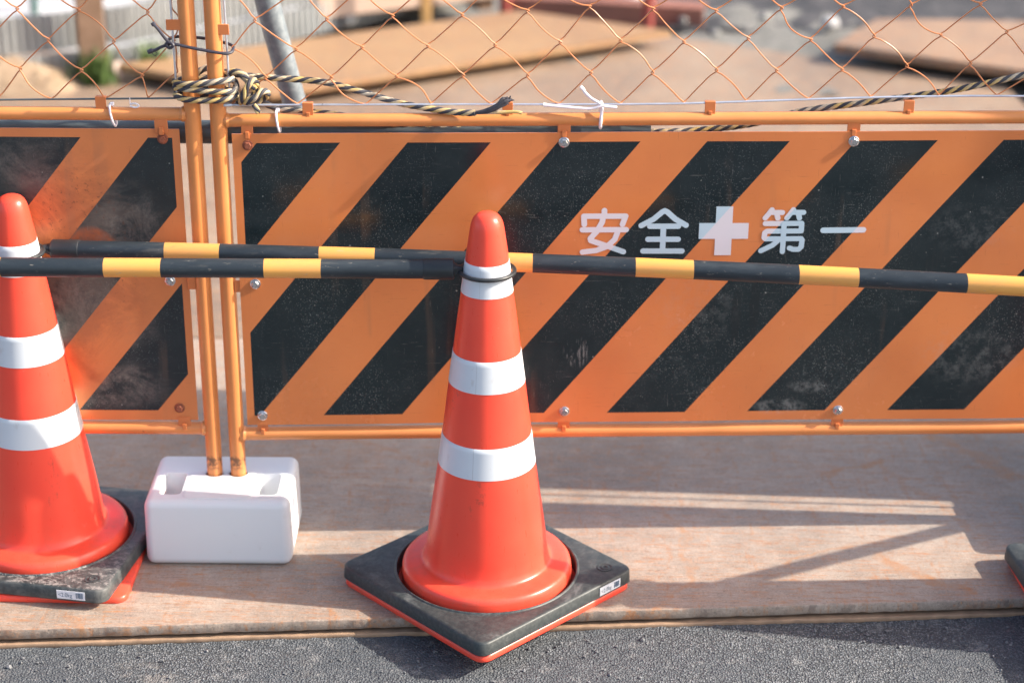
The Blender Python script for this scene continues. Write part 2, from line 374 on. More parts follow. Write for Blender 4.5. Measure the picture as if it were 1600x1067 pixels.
def root(name, label, cat, loc=(0, 0, 0), rz=0.0, group=None):
    o = bpy.data.objects.new(name, None); C.objects.link(o); o.empty_display_size = .05
    o.location = loc; o.rotation_euler = (0, 0, rz); return tag(o, label, cat, group)
def tag(o, label, cat, group=None, kind=None):
    o['label'] = label; o['category'] = cat
    if group: o['group'] = group
    if kind: o['kind'] = kind
    return o
def struct(o): o['kind'] = 'structure'; return o
def at(o, loc, rz=0.0): o.location = loc; o.rotation_euler = (0, 0, rz); return o
def copy_tree(o, parent=None):
    c = o.copy(); C.objects.link(c); c.parent = parent
    for ch in list(o.children): copy_tree(ch, c)
    return c
def smooth_path(pts, n=8):
    P = [Vector(p) for p in pts]; out = []
    for i in range(len(P)-1):
        a = P[max(i-1, 0)]; p = P[i]; q = P[i+1]; d = P[min(i+2, len(P)-1)]
        for k in range(n):
            t = k/n; out.append(.5*((2*p)+(q-a)*t+(2*a-5*p+4*q-d)*t*t+(3*p-a-3*q+d)*t**3))
    out.append(P[-1]); return out
def resample(pts, step):
    P = [Vector(p) for p in pts]; out = [P[0].copy()]; acc = 0.0
    for i in range(len(P)-1):
        a, q = P[i], P[i+1]; L = (q-a).length; t = step-acc
        while t <= L and L > 0: out.append(a.lerp(q, t/L)); t += step
        acc = L-(t-step)
    return out

# ------------------------------------------------------------------ the ground
def EDGE(x): return 2.842+.0715*x        # front edge line of the steel road plate
g = MB(); g.add([(-400, -400, -.075), (400, -400, -.075), (400, 400, -.075), (-400, 400, -.075)], [[0, 1, 2, 3]]); struct(g.obj('ground', m_gravel))
# asphalt: rough sheet, finely cut near the plate edge
g = MB(); nx, ny = 300, 110; vs = []
for j in range(ny+1):
    for i in range(nx+1):
        X = -1.5+3.2*i/nx; Y = 2.30+.78*j/ny
        vs.append((X, Y, -.0335+.0035*(random.random()-.5)+.002*math.sin(9*X+4*Y)*math.sin(7*Y)))
g.add(vs, [[j*(nx+1)+i, j*(nx+1)+i+1, (j+1)*(nx+1)+i+1, (j+1)*(nx+1)+i] for j in range(ny) for i in range(nx)])
g.add([(-40, -40, -.037), (40, -40, -.037), (40, 2.30, -.037), (-40, 2.30, -.037)], [[0, 1, 2, 3]])
g.add([(-40, 2.30, -.037), (-1.5, 2.30, -.037), (-1.5, 3.1, -.037), (-40, 3.1, -.037)], [[0, 1, 2, 3]])
g.add([(1.7, 2.30, -.037), (40, 2.30, -.037), (40, 3.1, -.037), (1.7, 3.1, -.037)], [[0, 1, 2, 3]])
struct(g.obj('road_asphalt', m_asphalt, auto=180))
# loose chippings
g = MB()
for i in range(520):
    X = random.uniform(-1.3, 1.4)
    d = abs(random.gauss(0, .10)) if i < 400 else random.uniform(0, .35)
    Y = EDGE(X)-.030-d; r = random.choice((.0014, .0018, .0022, .0028, .0034)) * (1.7 if i % 90 == 0 else .9)
    bm = bmesh.new(); bmesh.ops.create_icosphere(bm, subdivisions=1, radius=r)
    for v in bm.verts: v.co *= random.uniform(.65, 1.2); v.co.z *= .8
    g.add([(v.co.x+X, v.co.y+Y, v.co.z-.032) for v in bm.verts], [[v.index for v in f.verts] for f in bm.faces], False); bm.free()
o = g.obj('loose_chippings', m_pebble); o['kind'] = 'stuff'; o['label'] = 'loose grey stone chippings along the edge of the steel plate'; o['category'] = 'chippings'

def plate(name, label, poly, z0, z1, mat, jit=0.0, group=None, front=200):
    """thick plate; poly counterclockwise, first edge is the worn front edge cut into short pieces"""
    pts = []
    for i in range(len(poly)):
        a = Vector(poly[i]); q = Vector(poly[(i+1) % len(poly)]); n = front if i == 0 else 4
        for k in range(n):
            p = a.lerp(q, k/n); pts.append((p.x, p.y+(random.gauss(0, jit) if i == 0 else 0)))
    cx = sum(p[0] for p in poly)/len(poly); cy = sum(p[1] for p in poly)/len(poly)
    def loop(z, ins, jz=0): return [(x+(cx-x)*ins/1.5 if False else x, y+ins*(1 if y < cy else -1), z+(random.gauss(0, jz) if jz else 0)) for x, y in pts]
    m = MB(); m.rings([loop(z0, .0015), loop(z0+.003, 0), loop(z1-.0016, 0, jit*.3), loop(z1-.0004, .0006, jit*.1), loop(z1, .0018)])
    m.add(loop(z1, .0018), [list(range(len(pts)))], False)
    o = m.obj(name, mat); return tag(o, label, 'steel plate', group)
scr = [((-.62, 2.945), (-.44, 2.905), .010, .85), ((-.36, 2.98), (-.24, 2.955), .007, .7), ((.25, 2.86), (.33, 2.99), .008, .75), ((.33, 3.00), (.30, 3.22), .010, .55),
       ((.50, 3.02), (.62, 3.09), .006, .8), ((.66, 3.05), (.80, 2.93), .016, .85), ((.62, 3.37), (.74, 3.43), .014, .9), ((.86, 3.15), (.74, 3.42), .012, .5), ((-.15, 2.83), (-.12, 2.88), .014, .7),
       ((-.30, 2.80), (-.29, 2.86), .010, .8), ((-.75, 2.79), (-.76, 2.83), .012, .8), ((-.36, 3.04), (-.28, 2.97), .007, .9), ((-.3, 3.5), (-.1, 3.36), .01, .5), ((.8, 3.6), (1.0, 3.38), .02, .7), ((.34, 3.45), (.22, 3.33), .008, .45)]
m_plate1 = steel_plate_mat('worn_rusty_plate', (.365, .298, .248), .75, scr, (.268, .218, .180))
m_plate2 = steel_plate_mat('pinkish_plate', (.27, .205, .15), .7, (), (.175, .135, .105))
m_plate3 = steel_plate_mat('orange_rust_plate', (.33, .20, .095), .5, (), (.26, .15, .075))
m_plate4 = steel_plate_mat('brown_plate', (.28, .185, .12), .8, (), (.155, .11, .085))
m_under = simple('tan_rusty_steel_edge', (.33, .215, .14), .7, var=.25, vs=40, bump=.3)
xa, xb = -4.5, 4.5
plate('steel_plate', 'worn grey-brown steel road plate with rust streaks under the cones and the fence', [(xa, EDGE(xa)), (xb, EDGE(xb)), (xb, 4.06), (xa, 3.99)], -.019, 0.0, m_plate1, .0008, None, 700)
plate('steel_plate', 'tan steel plate showing as a thin strip under the front edge of the worn plate', [(xa, EDGE(xa)-.0045), (xb, EDGE(xb)-.0045), (xb, 4.05), (xa, 3.98)], -.0355, -.0262, m_under, .0007, None, 500)
plate('steel_plate', 'pinkish-brown steel plate with dark streaks lying flat beyond the wire mesh', [(-3.2, 4.005), (1.7, 4.045), (1.62, 6.15), (.55, 6.74), (-3.2, 6.3)], -.022, 0.0, m_plate2, 0, None, 4)
plate('steel_plate', 'orange-brown rusty steel plate raised on the ground beyond the mesh', [(-.76, 5.80), (.55, 6.60), (.02, 6.88), (-1.30, 6.12)], .034, .056, m_plate3, 0, None, 4)
plate('steel_plate', 'brown steel plate propped up above a black gap at the right', [(1.09, 6.40), (1.95, 5.93), (2.9, 6.7), (1.30, 6.76)], .035, .065, m_plate4, 0, None, 4)

# ------------------------------------------------------------------ barricade fences
def bolt(name, u, z, v, mat, par, washer=True):
    m = MB()
    def disc(r, v0, v1, seg, ph=0.0):
        lo = [(u+r*math.cos(2*math.pi*k/seg+ph), v0, z+r*math.sin(2*math.pi*k/seg+ph)) for k in range(seg)]
        hi = [(p[0], v1, p[2]) for p in lo]; ins = [(u+(p[0]-u)*.86, v1-.0008, z+(p[2]-z)*.86) for p in lo]
        m.rings([lo, hi, ins]); m.add(ins, [list(range(seg))], False)
    if washer: disc(.0092, v, v-.0012, 28)
    disc(.0062, v-.0012, v-.0046, 6, random.random())
    return m.obj(name, mat, par, auto=25)

def sheet(u0, u1, z0, z1, nu, nz, f, t):
    m = MB(); F = []; B = []
    for j in range(nz+1):
        for i in range(nu+1):
            u = u0+(u1-u0)*i/nu; z = z0+(z1-z0)*j/nz; d = f(u, z)
            F.append((u, -t/2+d, z)); B.append((u, t/2+d, z))
    W = nu+1; n = len(F)
    fs = [[j*W+i, j*W+i+1, (j+1)*W+i+1, (j+1)*W+i] for j in range(nz) for i in range(nu)]
    bs = [[n+q for q in f[::-1]] for f in fs]; ed = []
    per = [i for i in range(W)]+[j*W+nu for j in range(1, nz+1)]+[nz*W+i for i in range(nu-1, -1, -1)]+[j*W for j in range(nz-1, 0, -1)]
    for a, q in zip(per, per[1:]+per[:1]): ed.append([a, n+a, n+q, q])
    m.add(F+B, fs+bs+ed); return m

def mesh_wires(par, node, wires, nrow, r=.00125, dep=.0026):
    """chain-link: each wire zigzags between two columns; falling runs lie in front, rising runs behind"""
    m = MB(); rnd = random.Random(3)
    for wi in wires:
        pts = []; rows = list(range(nrow))
        for j in rows:
            right = ((j+wi) % 2 == 1)
            col = wi+1 if right else wi
            u, z = node(col, j); s = 1 if right else -1
            if pts:
                pu, pz, ps = last
                bow = rnd.gauss(0, .0045); front = ps > 0 if False else (ps < 0)
                # j grows upward: going up-left means falling right run -> front
                up_left = (u < pu)
                d = -dep if up_left else dep
                for t in (.14, .32, .5, .68, .86):
                    k = math.sin(math.pi*t)
                    pts.append((pu+(u-pu)*t+bow*k*.9, d*min(1, 2.2*k), pz+(z-pz)*t+bow*k*.7))
            # hook
            pts.append((u+s*.0024, 0, z)); last = (u, z, s)
        m.tube(smooth_path(pts, 2), r, 6)
    return m.obj('wire_mesh', m_wire, par)

RZ = math.atan(.036)
fr = root('barricade_fence', 'orange barricade fence with diagonal black stripes and white lettering, right of the weight block', 'barricade', (-.497, 3.11, 0), RZ, 'barricade fences')
FW = 1.726
for u in (0.0, FW):
    MB().tube([(u, 0, .03), (u, 0, .6), (u, 0, 1.2), (u, 0, 1.8)], .0142, 20).obj('post', m_post, fr)
MB().tube([(.013, 0, .799), (.6, 0, .7985), (1.2, .0, .799), (FW-.013, 0, .7995)], .0115, 18).obj('top_rail', m_tube, fr)
MB().tube([(.013, 0, .211), (.6, 0, .2115), (1.2, .0, .2105), (FW-.013, 0, .211)], .0125, 18).obj('bottom_rail', m_tube, fr)
MB().tube([(.013, 0, 1.775), (FW-.013, 0, 1.775)], .0115, 18).obj('upper_rail', m_tube, fr)
# flattened, welded rail ends
for (z, rr) in ((.799, .0115), (.211, .0125)):
    for u, s in ((.016, 1), (FW-.016, -1)):
        MB().tube([(u-s*.008, 0, z), (u-s*.002, 0, z), (u+s*.004, 0, z)], [rr*1.0, rr*1.18, rr*.95], 14).obj('weld_collar', m_tube, fr)
PV = -.009
def bowf(u, z): return PV + .0030*math.sin(math.pi*(u-.02)/.56)*math.sin(math.pi*(z-.23)/.55) + .0012*math.sin(11*u+3)*math.sin(7*z) + .0005*math.sin(23*u+1)*math.sin(19*z+1)
rp = panel_mat('hazard_panel_paint', -.0444, (.0355, 1.690, .2515, .7615), True)
pan = sheet(.022, 1.704, .233, .778, 90, 30, bowf, .0025).obj('striped_panel', rp, fr, auto=60)
for u, z, rust in ((.048, .758, 1), (.583, .761, 0), (1.078, .761, 0), (1.61, .761, 0), (.049, .506, 0), (.050, .252, 0), (.592, .255, 0), (1.089, .252, 0), (1.66, .252, 0), (1.66, .506, 0)):
    bolt('bolt', u, z, bowf(u, z)-.0013, m_rustbolt if rust else m_steel, pan)
# lettering: rounded strokes in character boxes, as laid out on the panel
def strokes_mesh(par, chars, name):
    m = MB(); lay = 0
    for (uc, zc, sc, th, sts) in chars:
        for st in sts:
            P = [Vector((uc+sc*p[0], 0, zc-sc*p[1])) for p in (st if len(st) < 3 else [Vector((q[0], q[1], 0)) for q in st])]
            h = th/2; lay += 1
            for i in range(len(P)-1):
                a, q = P[i], P[i+1]; d = (q-a).normalized(); nn = Vector((-d.z, 0, d.x)); ang = math.atan2(nn.z, nn.x); out = []
                for k in range(13): t = ang+math.pi*k/12; out.append((a.x+h*math.cos(t), a.z+h*math.sin(t)))
                for k in range(13): t = ang+math.pi+math.pi*k/12; out.append((q.x+h*math.cos(t), q.z+h*math.sin(t)))
                lay += 1; off = -.0016-.000008*(lay % 40)
                m.add([(x, bowf(x, z)+off, z) for x, z in out], [list(range(len(out)))], False)
    return m.obj(name, m_ink, par)
K = .001118/6.667                      # metres per unit of the stroke tables
AN = [[(355, 182), (355, 245)], [(150, 325), (145, 240), (575, 240), (545, 325)], [(345, 240), (335, 300), (280, 400), (215, 470), (222, 492), (380, 545), (562, 610)],
      [(500, 395), (470, 480), (390, 555), (280, 595), (138, 611)], [(132, 380), (585, 380)]]
ZEN = [[(745, 328), (870, 262), (955, 190), (983, 176), (1012, 190), (1095, 262), (1208, 325)], [(835, 335), (1130, 335)], [(975, 335), (975, 590)], [(820, 470), (1132, 470)], [(772, 592), (1176, 592)]]
DAI = [[(490, 163), (460, 205), (425, 248)], [(480, 190), (600, 192)], [(540, 195), (556, 250)], [(712, 163), (682, 205), (650, 248)], [(705, 190), (820, 192)], [(765, 195), (780, 250)],
       [(430, 305), (808, 305), (808, 382)], [(808, 384), (452, 384), (430, 400), (426, 450), (440, 464), (812, 464), (824, 480), (820, 550), (795, 576), (740, 576), (698, 562)], [(626, 305), (626, 598)], [(585, 470), (520, 530), (400, 588)]]
ICHI = [[(1025, 368), (1445, 368)]]
def cen(sts, cx, cy): return [[(x-cx, (y-cy)*1.06) for x, y in s_] for s_ in sts]
for ch in ((.158+.497, .600, K, .0098, cen(AN, 355, 395)), (.261+.497, .599, K, .0098, cen(ZEN, 975, 390)), (.470+.497, .600, K, .0093, cen(DAI, 622, 380)), (.575+.497, .600, K, .0103, cen(ICHI, 1235, 368))):
    strokes_mesh(pan, [ch], 'lettering')
m = MB(); uc, zc, a, q = .863, .600, .0430, .0145
pl = [(-a, -q), (-q, -q), (-q, -a*1.04), (q, -a*1.04), (q, -q), (a, -q), (a, q), (q, q), (q, a*1.04), (-q, a*1.04), (-q, q), (-a, q)]
m.add([(uc+x, bowf(uc+x, zc+z)-.0017, zc+z) for x, z in pl], [[0, 1, 10, 11], [1, 2, 3, 4, 7, 8, 9, 10], [4, 5, 6, 7]], False); m.obj('cross_emblem', m_ink, pan)
def brackets(par, lst):
    for u, z0, z1, wd in lst:
        m = MB(); m.box((u-wd/2, -.009, z0), (u+wd/2, -.0055, z1)); m.box((u-wd*.17, -.0125, z0-.002), (u+wd*.17, -.0092, z0+(z1-z0)*.42)); m.obj('bracket', m_bracket, par, bevel=.0008)
brackets(fr, [(.048, .772, .795, .020), (.583, .772, .795, .022), (1.077, .772, .795, .022), (1.61, .772, .795, .022), (.049, .216, .239, .019), (.592, .216, .239, .022), (1.090, .216, .239, .022), (1.66, .216, .239, .022)])
for u, z in ((.151, .808), (.487, .808), (.830, .808), (1.169, .808), (1.55, .808)):
    m = MB(); m.box((u-.009, -.0058, z), (u+.009, -.0034, z+.022)); m.box((u-.009, -.0034, z+.020), (u+.009, .004, z+.022)); m.box((u-.003, -.0085, z-.001), (u+.003, -.0058, z+.006)); m.obj('mesh_hook', m_bracket, fr, bevel=.0007)
for z in (.957, 1.32, 1.66):
    MB().box((.008, -.011, z-.009), (.027, -.0085, z+.009)).obj('mesh_hook', m_bracket, fr, bevel=.001)
MB().box((.012, -.010, .490), (.026, -.0072, .512)).obj('bracket', m_bracket, fr, bevel=.001)
MB().tube(smooth_path([(.010, -.002, .826), (.386, -.002, .8256), (.602, -.002, .8248), (.765, -.002, .8253), (.928, -.002, .830), (1.146, -.002, .836), (1.365, -.002, .8366), (1.70, -.002, .83)]), .0019, 8).obj('tension_wire', m_tension, fr)
MB().tube([(.022, -.006, .835), (.021, -.006, 1.0), (.022, -.006, 1.75)], .0019, 8).obj('tension_wire', m_tension, fr)
# wire-end loop at the corner
bm_ = MB(); bm_.tube([(.006, -.004, .827), (.014, -.006, .8275), (.024, -.004, .8265)], [.0035, .0042, .003], 10); bm_.obj('wire_end_clamp', m_tension, fr)
ROWS = [[(.1339, .8262), (.2486, .8252), (.3573, .8250), (.4597, .8250), (.5748, .8245), (.6783, .8248), (.7857, .8256), (.8911, .8283), (.9976, .8318), (1.1032, .8345), (1.2194, .8362), (1.3189, .8366)],
        [(.0824, .8727), (.1921, .8724), (.3011, .8737), (.4125, .8755), (.5208, .8752), (.6271, .8793), (.7305, .8789), (.8383, .883), (.9399, .8827), (1.0509, .8835), (1.1601, .8887), (1.2678, .8928)],
        [(.1354, .9213), (.2447, .9243), (.3541, .9261), (.4659, .9269), (.5747, .9321), (.6751, .934), (.7812, .9316), (.8892, .9378), (.9947, .9354), (1.0999, .9406), (1.213, .9425), (1.3238, .9477)],
        [(.0689, .9701), (.1879, .972), (.2966, .9771), (.4113, .978), (.5198, .9853), (.6224, .9926), (.7282, .9881), (.8332, .9847), (.9419, .9887), (1.0443, .9912), (1.1577, .9926), (1.2745, .9951)]]
_rn = random.Random(11); _cache = {}
def node_r(col, j):
    k = (col, j)
    if k in _cache: return _cache[k]
    # row j: nodes sit on columns of alternating parity; rows 1 and 3 start at column 1, rows 0 and 2 at column 2
    base = 1 if j % 2 else 2
    i, rem = divmod(col-base, 2)
    if j < 4 and rem == 0 and 0 <= i < 12: p = ROWS[j][i]
    else: p = (.0824+.1085*(col-1)/2+_rn.gauss(0, .003), .8262+.0492*j+_rn.gauss(0, .0015)+.006*(col/25 if j else .8*col/25))
    p = (max(.022, min(FW-.022, p[0])), min(p[1], 1.757)); _cache[k] = p
    return p
mesh_wires(fr, node_r, range(0, 31), 20)

fl = root('barricade_fence', 'scuffed orange barricade fence with rusty ring mark on its stripes, left of the weight block', 'barricade', (-.540, 3.11, 0), 0.0, 'barricade fences')
for u in (0.0, -FW):
    MB().tube([(u, 0, .03), (u, 0, .6), (u, 0, 1.2), (u, 0, 1.81)], .0142, 20).obj('post', m_post, fl)
MB().tube([(-.013, 0, .8095), (-.6, 0, .809), (-1.2, 0, .808), (-FW+.013, 0, .808)], .0115, 18).obj('top_rail', m_tube, fl)
MB().tube([(-.013, 0, .222), (-.6, 0, .222), (-1.2, 0, .222), (-FW+.013, 0, .222)], .0120, 18).obj('bottom_rail', m_tube, fl)
MB().tube([(-.013, 0, 1.785), (-FW+.013, 0, 1.785)], .0115, 18).obj('upper_rail', m_tube, fl)
for (z, rr) in ((.8095, .0115), (.222, .0120)):
    MB().tube([(-.010, 0, z), (-.016, 0, z), (-.022, 0, z)], [rr, rr*1.18, rr*.95], 14).obj('weld_collar', m_tube, fl)
PVL = -.005
def bowl(u, z): return PVL+.0035*math.sin(math.pi*(u+.023)/.42)*math.sin(math.pi*(z-.24)/.54)+.0015*math.sin(9*u)*math.sin(8*z)
lp = panel_mat('hazard_panel_paint_scuffed', -.700, (-1.69, -.036, .260, .7695), False)
panl = sheet(-1.704, -.0235, .2405, .7845, 90, 30, bowl, .0025).obj('striped_panel', lp, fl, auto=60)
for u, z, rust in ((-.052, .768, 1), (-.055, .265, 1), (-.056, .510, 0), (-.58, .768, 1), (-.58, .262, 0), (-1.1, .768, 0), (-1.66, .768, 0)):
    bolt('bolt', u, z, bowl(u, z)-.0013, m_rustbolt if rust else m_steel, panl)
brackets(fl, [(-.053, .778, .805, .022), (-.048, .226, .247, .022), (-.58, .778, .805, .022), (-.58, .226, .247, .022)])
for u, z in ((-.152, .818), (-.50, .818), (-.85, .818)):
    m = MB(); m.box((u-.009, -.0058, z), (u+.009, -.0034, z+.022)); m.box((u-.009, -.0034, z+.020), (u+.009, .004, z+.022)); m.obj('mesh_hook', m_bracket, fl, bevel=.0007)
for z in (.9645, 1.33, 1.66):
    MB().box((-.033, -.011, z-.009), (-.008, -.0085, z+.009)).obj('mesh_hook', m_bracket, fl, bevel=.001)
MB().box((-.026, -.010, .495), (-.012, -.0072, .517)).obj('bracket', m_bracket, fl, bevel=.001)
MB().tube([(-.012, -.002, .8376), (-.32, -.002, .8325), (-.9, -.002, .833), (-1.7, -.002, .833)], .0017, 8).obj('tension_wire', m_pipe, fl)
MB().tube([(-.023, -.006, .84), (-.0236, -.006, 1.0), (-.024, -.006, 1.75)], .0019, 8).obj('tension_wire', m_tension, fl)
_cl = {}; _rl = random.Random(5)
LN = {(3, 1): (-.0796, .876), (5, 1): (-.1805, .8841), (7, 1): (-.2821, .8866), (4, 2): (-.1228, .9335), (6, 2): (-.2313, .9355), (3, 3): (-.0631, .9829), (5, 3): (-.1767, .9859), (7, 3): (-.2776, .9873),
      (4, 0): (-.1453, .8345), (6, 0): (-.2337, .8335), (2, 0): (-.0728, .8360)}
def node_l(col, j):
    k = (col, j)
    if k in _cl: return _cl[k]
    p = LN.get(k) or (.0689-.0496*col+_rl.gauss(0, .003), .834+.0503*j+_rl.gauss(0, .002))
    p = (min(-.023, max(-FW+.022, p[0])), min(p[1], 1.768)); _cl[k] = p
    return p
def node_lm(col, j): return node_l(36-col, j)
mesh_wires(fl, node_lm, range(0, 35), 19)

# ------------------------------------------------------------------ ballast blocks
def ballast(label, loc, rz, holes, window=True):
    rt = root('ballast_block', label, 'ballast block', loc, rz, 'white ballast blocks')
    bm = bmesh.new(); bmesh.ops.create_cube(bm, size=1.0)
    for v in bm.verts:
        v.co = Vector((v.co.x*.262, v.co.y*.192, v.co.z*.130+.065))
        if v.co.z > .1: v.co.x *= .985; v.co.y *= .975
    bmesh.ops.bevel(bm, geom=list(bm.edges), offset=.016, segments=6, affect='EDGES', profile=.5)
    me = bpy.data.meshes.new('moulded_body'); bm.to_mesh(me); bm.free(); me.materials.append(m_poly)
    body = bpy.data.objects.new('moulded_body', me); C.objects.link(body)
    cut = []
    def cutter(fn):
        q = bmesh.new(); fn(q); mm = bpy.data.meshes.new('c'); q.to_mesh(mm); q.free(); oo = bpy.data.objects.new('c', mm); C.objects.link(oo)
        md = body.modifiers.new('cut', 'BOOLEAN'); md.operation = 'DIFFERENCE'; md.solver = 'EXACT'; md.object = oo; cut.append(oo)
    def bx(lo, hi, bev):
        def f(q):
            bmesh.ops.create_cube(q, size=1.0)
            for v in q.verts: v.co = Vector([(lo[i]+hi[i])/2+v.co[i]*(hi[i]-lo[i]) for i in range(3)])
            bmesh.ops.bevel(q, geom=list(q.edges), offset=bev, segments=4, affect='EDGES', profile=.5)
        return f
    for s in (-1, 1):
        lo = (s*.106, -.066, .066); hi = (s*.066, .016, .17); cutter(bx((min(lo[0], hi[0]), lo[1], lo[2]), (max(lo[0], hi[0]), hi[1], hi[2]), .009))
        lo, hi = s*.160, s*.090
        if window: cutter(bx((min(lo, hi), -.056, .058), (max(lo, hi), .006, .102), .010))
    for (hx, hy) in holes:
        def cyl(q, hx=hx, hy=hy):
            bmesh.ops.create_cone(q, cap_ends=True, segments=28, radius1=.0172, radius2=.0172, depth=.22, matrix=Matrix.Translation((hx, hy, .14)))
        cutter(cyl)
    dg = bpy.context.evaluated_depsgraph_get(); me2 = bpy.data.meshes.new_from_object(body.evaluated_get(dg)); body.modifiers.clear(); body.data = me2
    for oo in cut: bpy.data.objects.remove(oo)
    for p in me2.polygons: p.use_smooth = True
    me2.set_sharp_from_angle(angle=R(50))
    body.parent = rt
    md = body.modifiers.new('soft', 'BEVEL'); md.width = .003; md.segments = 2; md.limit_method = 'ANGLE'; md.angle_limit = R(55)
    # raised saddle round the post holes
    m = MB(); n = 40; rr = .016
    def sq(hx, hy, z, r):
        out = []
        for k in range(n):
            a = 2*math.pi*k/n; cx = (hx-r)*(1 if math.cos(a) > 0 else -1); cy = (hy-r)*(1 if math.sin(a) > 0 else -1); out.append((cx+r*math.cos(a), cy+r*math.sin(a)-.030, z))
        return out
    m.rings([sq(.0640, .054, .1260, rr), sq(.0625, .0525, .1303, rr), sq(.0600, .050, .1313, rr), sq(.056, .046, .1316, rr)])
    top = sq(.056, .046, .1316, rr)
    tz = .1316; nh = 28; hl = []
    bm = bmesh.new(); vo = [bm.verts.new(p) for p in top]; eo = [bm.edges.new((vo[i], vo[(i+1) % n])) for i in range(n)]
    for hx, hy in holes:
        vh = [bm.verts.new((hx+.0176*math.cos(2*math.pi*k/nh), hy+.0176*math.sin(2*math.pi*k/nh), tz)) for k in range(nh)]
        eo += [bm.edges.new((vh[i], vh[(i+1) % nh])) for i in range(nh)]
    bmesh.ops.triangle_fill(bm, use_beauty=True, edges=eo)
    bm.verts.index_update()
    m.add([v.co.copy() for v in bm.verts], [[v.index for v in f.verts] for f in bm.faces]); bm.free()
    m.obj('saddle', m_poly, rt, auto=40, merge=True)
    return rt
ballast('white plastic ballast block with two orange posts standing in it', (-.524, 3.094, 0), 0.0, [(-.016, .016), (.027, .016)])
ballast('white plastic ballast block at the far right end of the lettered fence', (1.150, 3.150, 0), RZ, [(.08, .018), (.034, .018)], False)

# ------------------------------------------------------------------ traffic cones, their weights
NQ = 336
def sqloop(h, r, z, n=NQ):
    """rounded square sampled at even angles"""
    out = []
    for k in range(n):
        a = 2*math.pi*(k+.5)/n; cx, sy = math.cos(a), math.sin(a)
        t = h/max(abs(cx), abs(sy)); x, y = t*cx, t*sy
        if abs(x) > h-r and abs(y) > h-r:
            ox, oy = math.copysign(h-r, x), math.copysign(h-r, y)
            # ray against the corner circle
            bq = cx*ox+sy*oy; cq = ox*ox+oy*oy-r*r; t = bq+math.sqrt(max(0, bq*bq-cq)); x, y = t*cx, t*sy
        out.append((x, y, z))
    return out
def circ(r, z, n=NQ): return [(r*math.cos(2*math.pi*(k+.5)/n), r*math.sin(2*math.pi*(k+.5)/n), z) for k in range(n)]
PROF = [(.1105, .055), (.1085, .062), (.1063, .082), (.0985, .146), (.0893, .209), (.079, .283), (.067, .380), (.0593, .439), (.0505, .509), (.0415, .575), (.0380, .604), (.0328, .642)]
def rad(z):
    for (r0, z0), (r1, z1) in zip(PROF, PROF[1:]):
        if z0 <= z <= z1: return r0+(r1-r0)*(z-z0)/(z1-z0)
def make_cone():
    rt = root('traffic_cone', 'x', 'traffic cone')
    m = MB(); pr = [(.1105+.012*(1-math.sin(a)), .0555+.0075*(1-math.cos(a))) for a in [R(d) for d in (0, 30, 60)]]
    prof = [(.150, .0115), (.1496, .030), (.1486, .046), (.1474, .0515), (.1445, .0555), (.1400, .0575), (.1300, .0588), (.1200, .0598), (.1155, .0606), (.1125, .0622), (.1102, .0660)]
    prof += [(rad(.075+.02*k), .075+.02*k) for k in range(29) if .075+.02*k < .645]
    prof += [(.0288, .668), (.0274, .6765), (.0255, .684), (.0225, .6905), (.0180, .6955), (.0120, .6985), (.0055, .6998), (.001, .70)]
    m.lathe(prof, 96, True)
    m.obj('cone_body', m_cone, rt, auto=80)
    m = MB(); m.rings([sqloop(.181, .020, .0005), sqloop(.182, .020, .003), sqloop(.1815, .020, .0100), sqloop(.1785, .018, .0128), circ(.156, .0132), circ(.149, .0140)])
    m.obj('base_flange', m_cone, rt, auto=50)
    for z1, z0 in ((.6173, .5639), (.4568, .4019), (.3062, .2511)):
        m = MB(); e = .0007; zs = [z0+(z1-z0)*k/6 for k in range(7)]
        m.lathe([(rad(z0), z0-.0002)]+[(rad(z)+e, z) for z in zs]+[(rad(z1), z1+.0002)], 96, False); m.obj('reflective_band', m_band, rt, auto=70)
    return rt
def text_mesh(name, s, size, mat, par, mtx):
    cu = bpy.data.curves.new(name, 'FONT'); cu.body = s; cu.size = size; cu.align_x = 'LEFT'
    to = bpy.data.objects.new('t', cu); C.objects.link(to); dg = bpy.context.evaluated_depsgraph_get()
    me = bpy.data.meshes.new_from_object(to.evaluated_get(dg)); bpy.data.objects.remove(to); me.transform(mtx); me.materials.clear(); me.materials.append(mat); me.name = name
    o = bpy.data.objects.new(name, me); C.objects.link(o); o.parent = par; return o
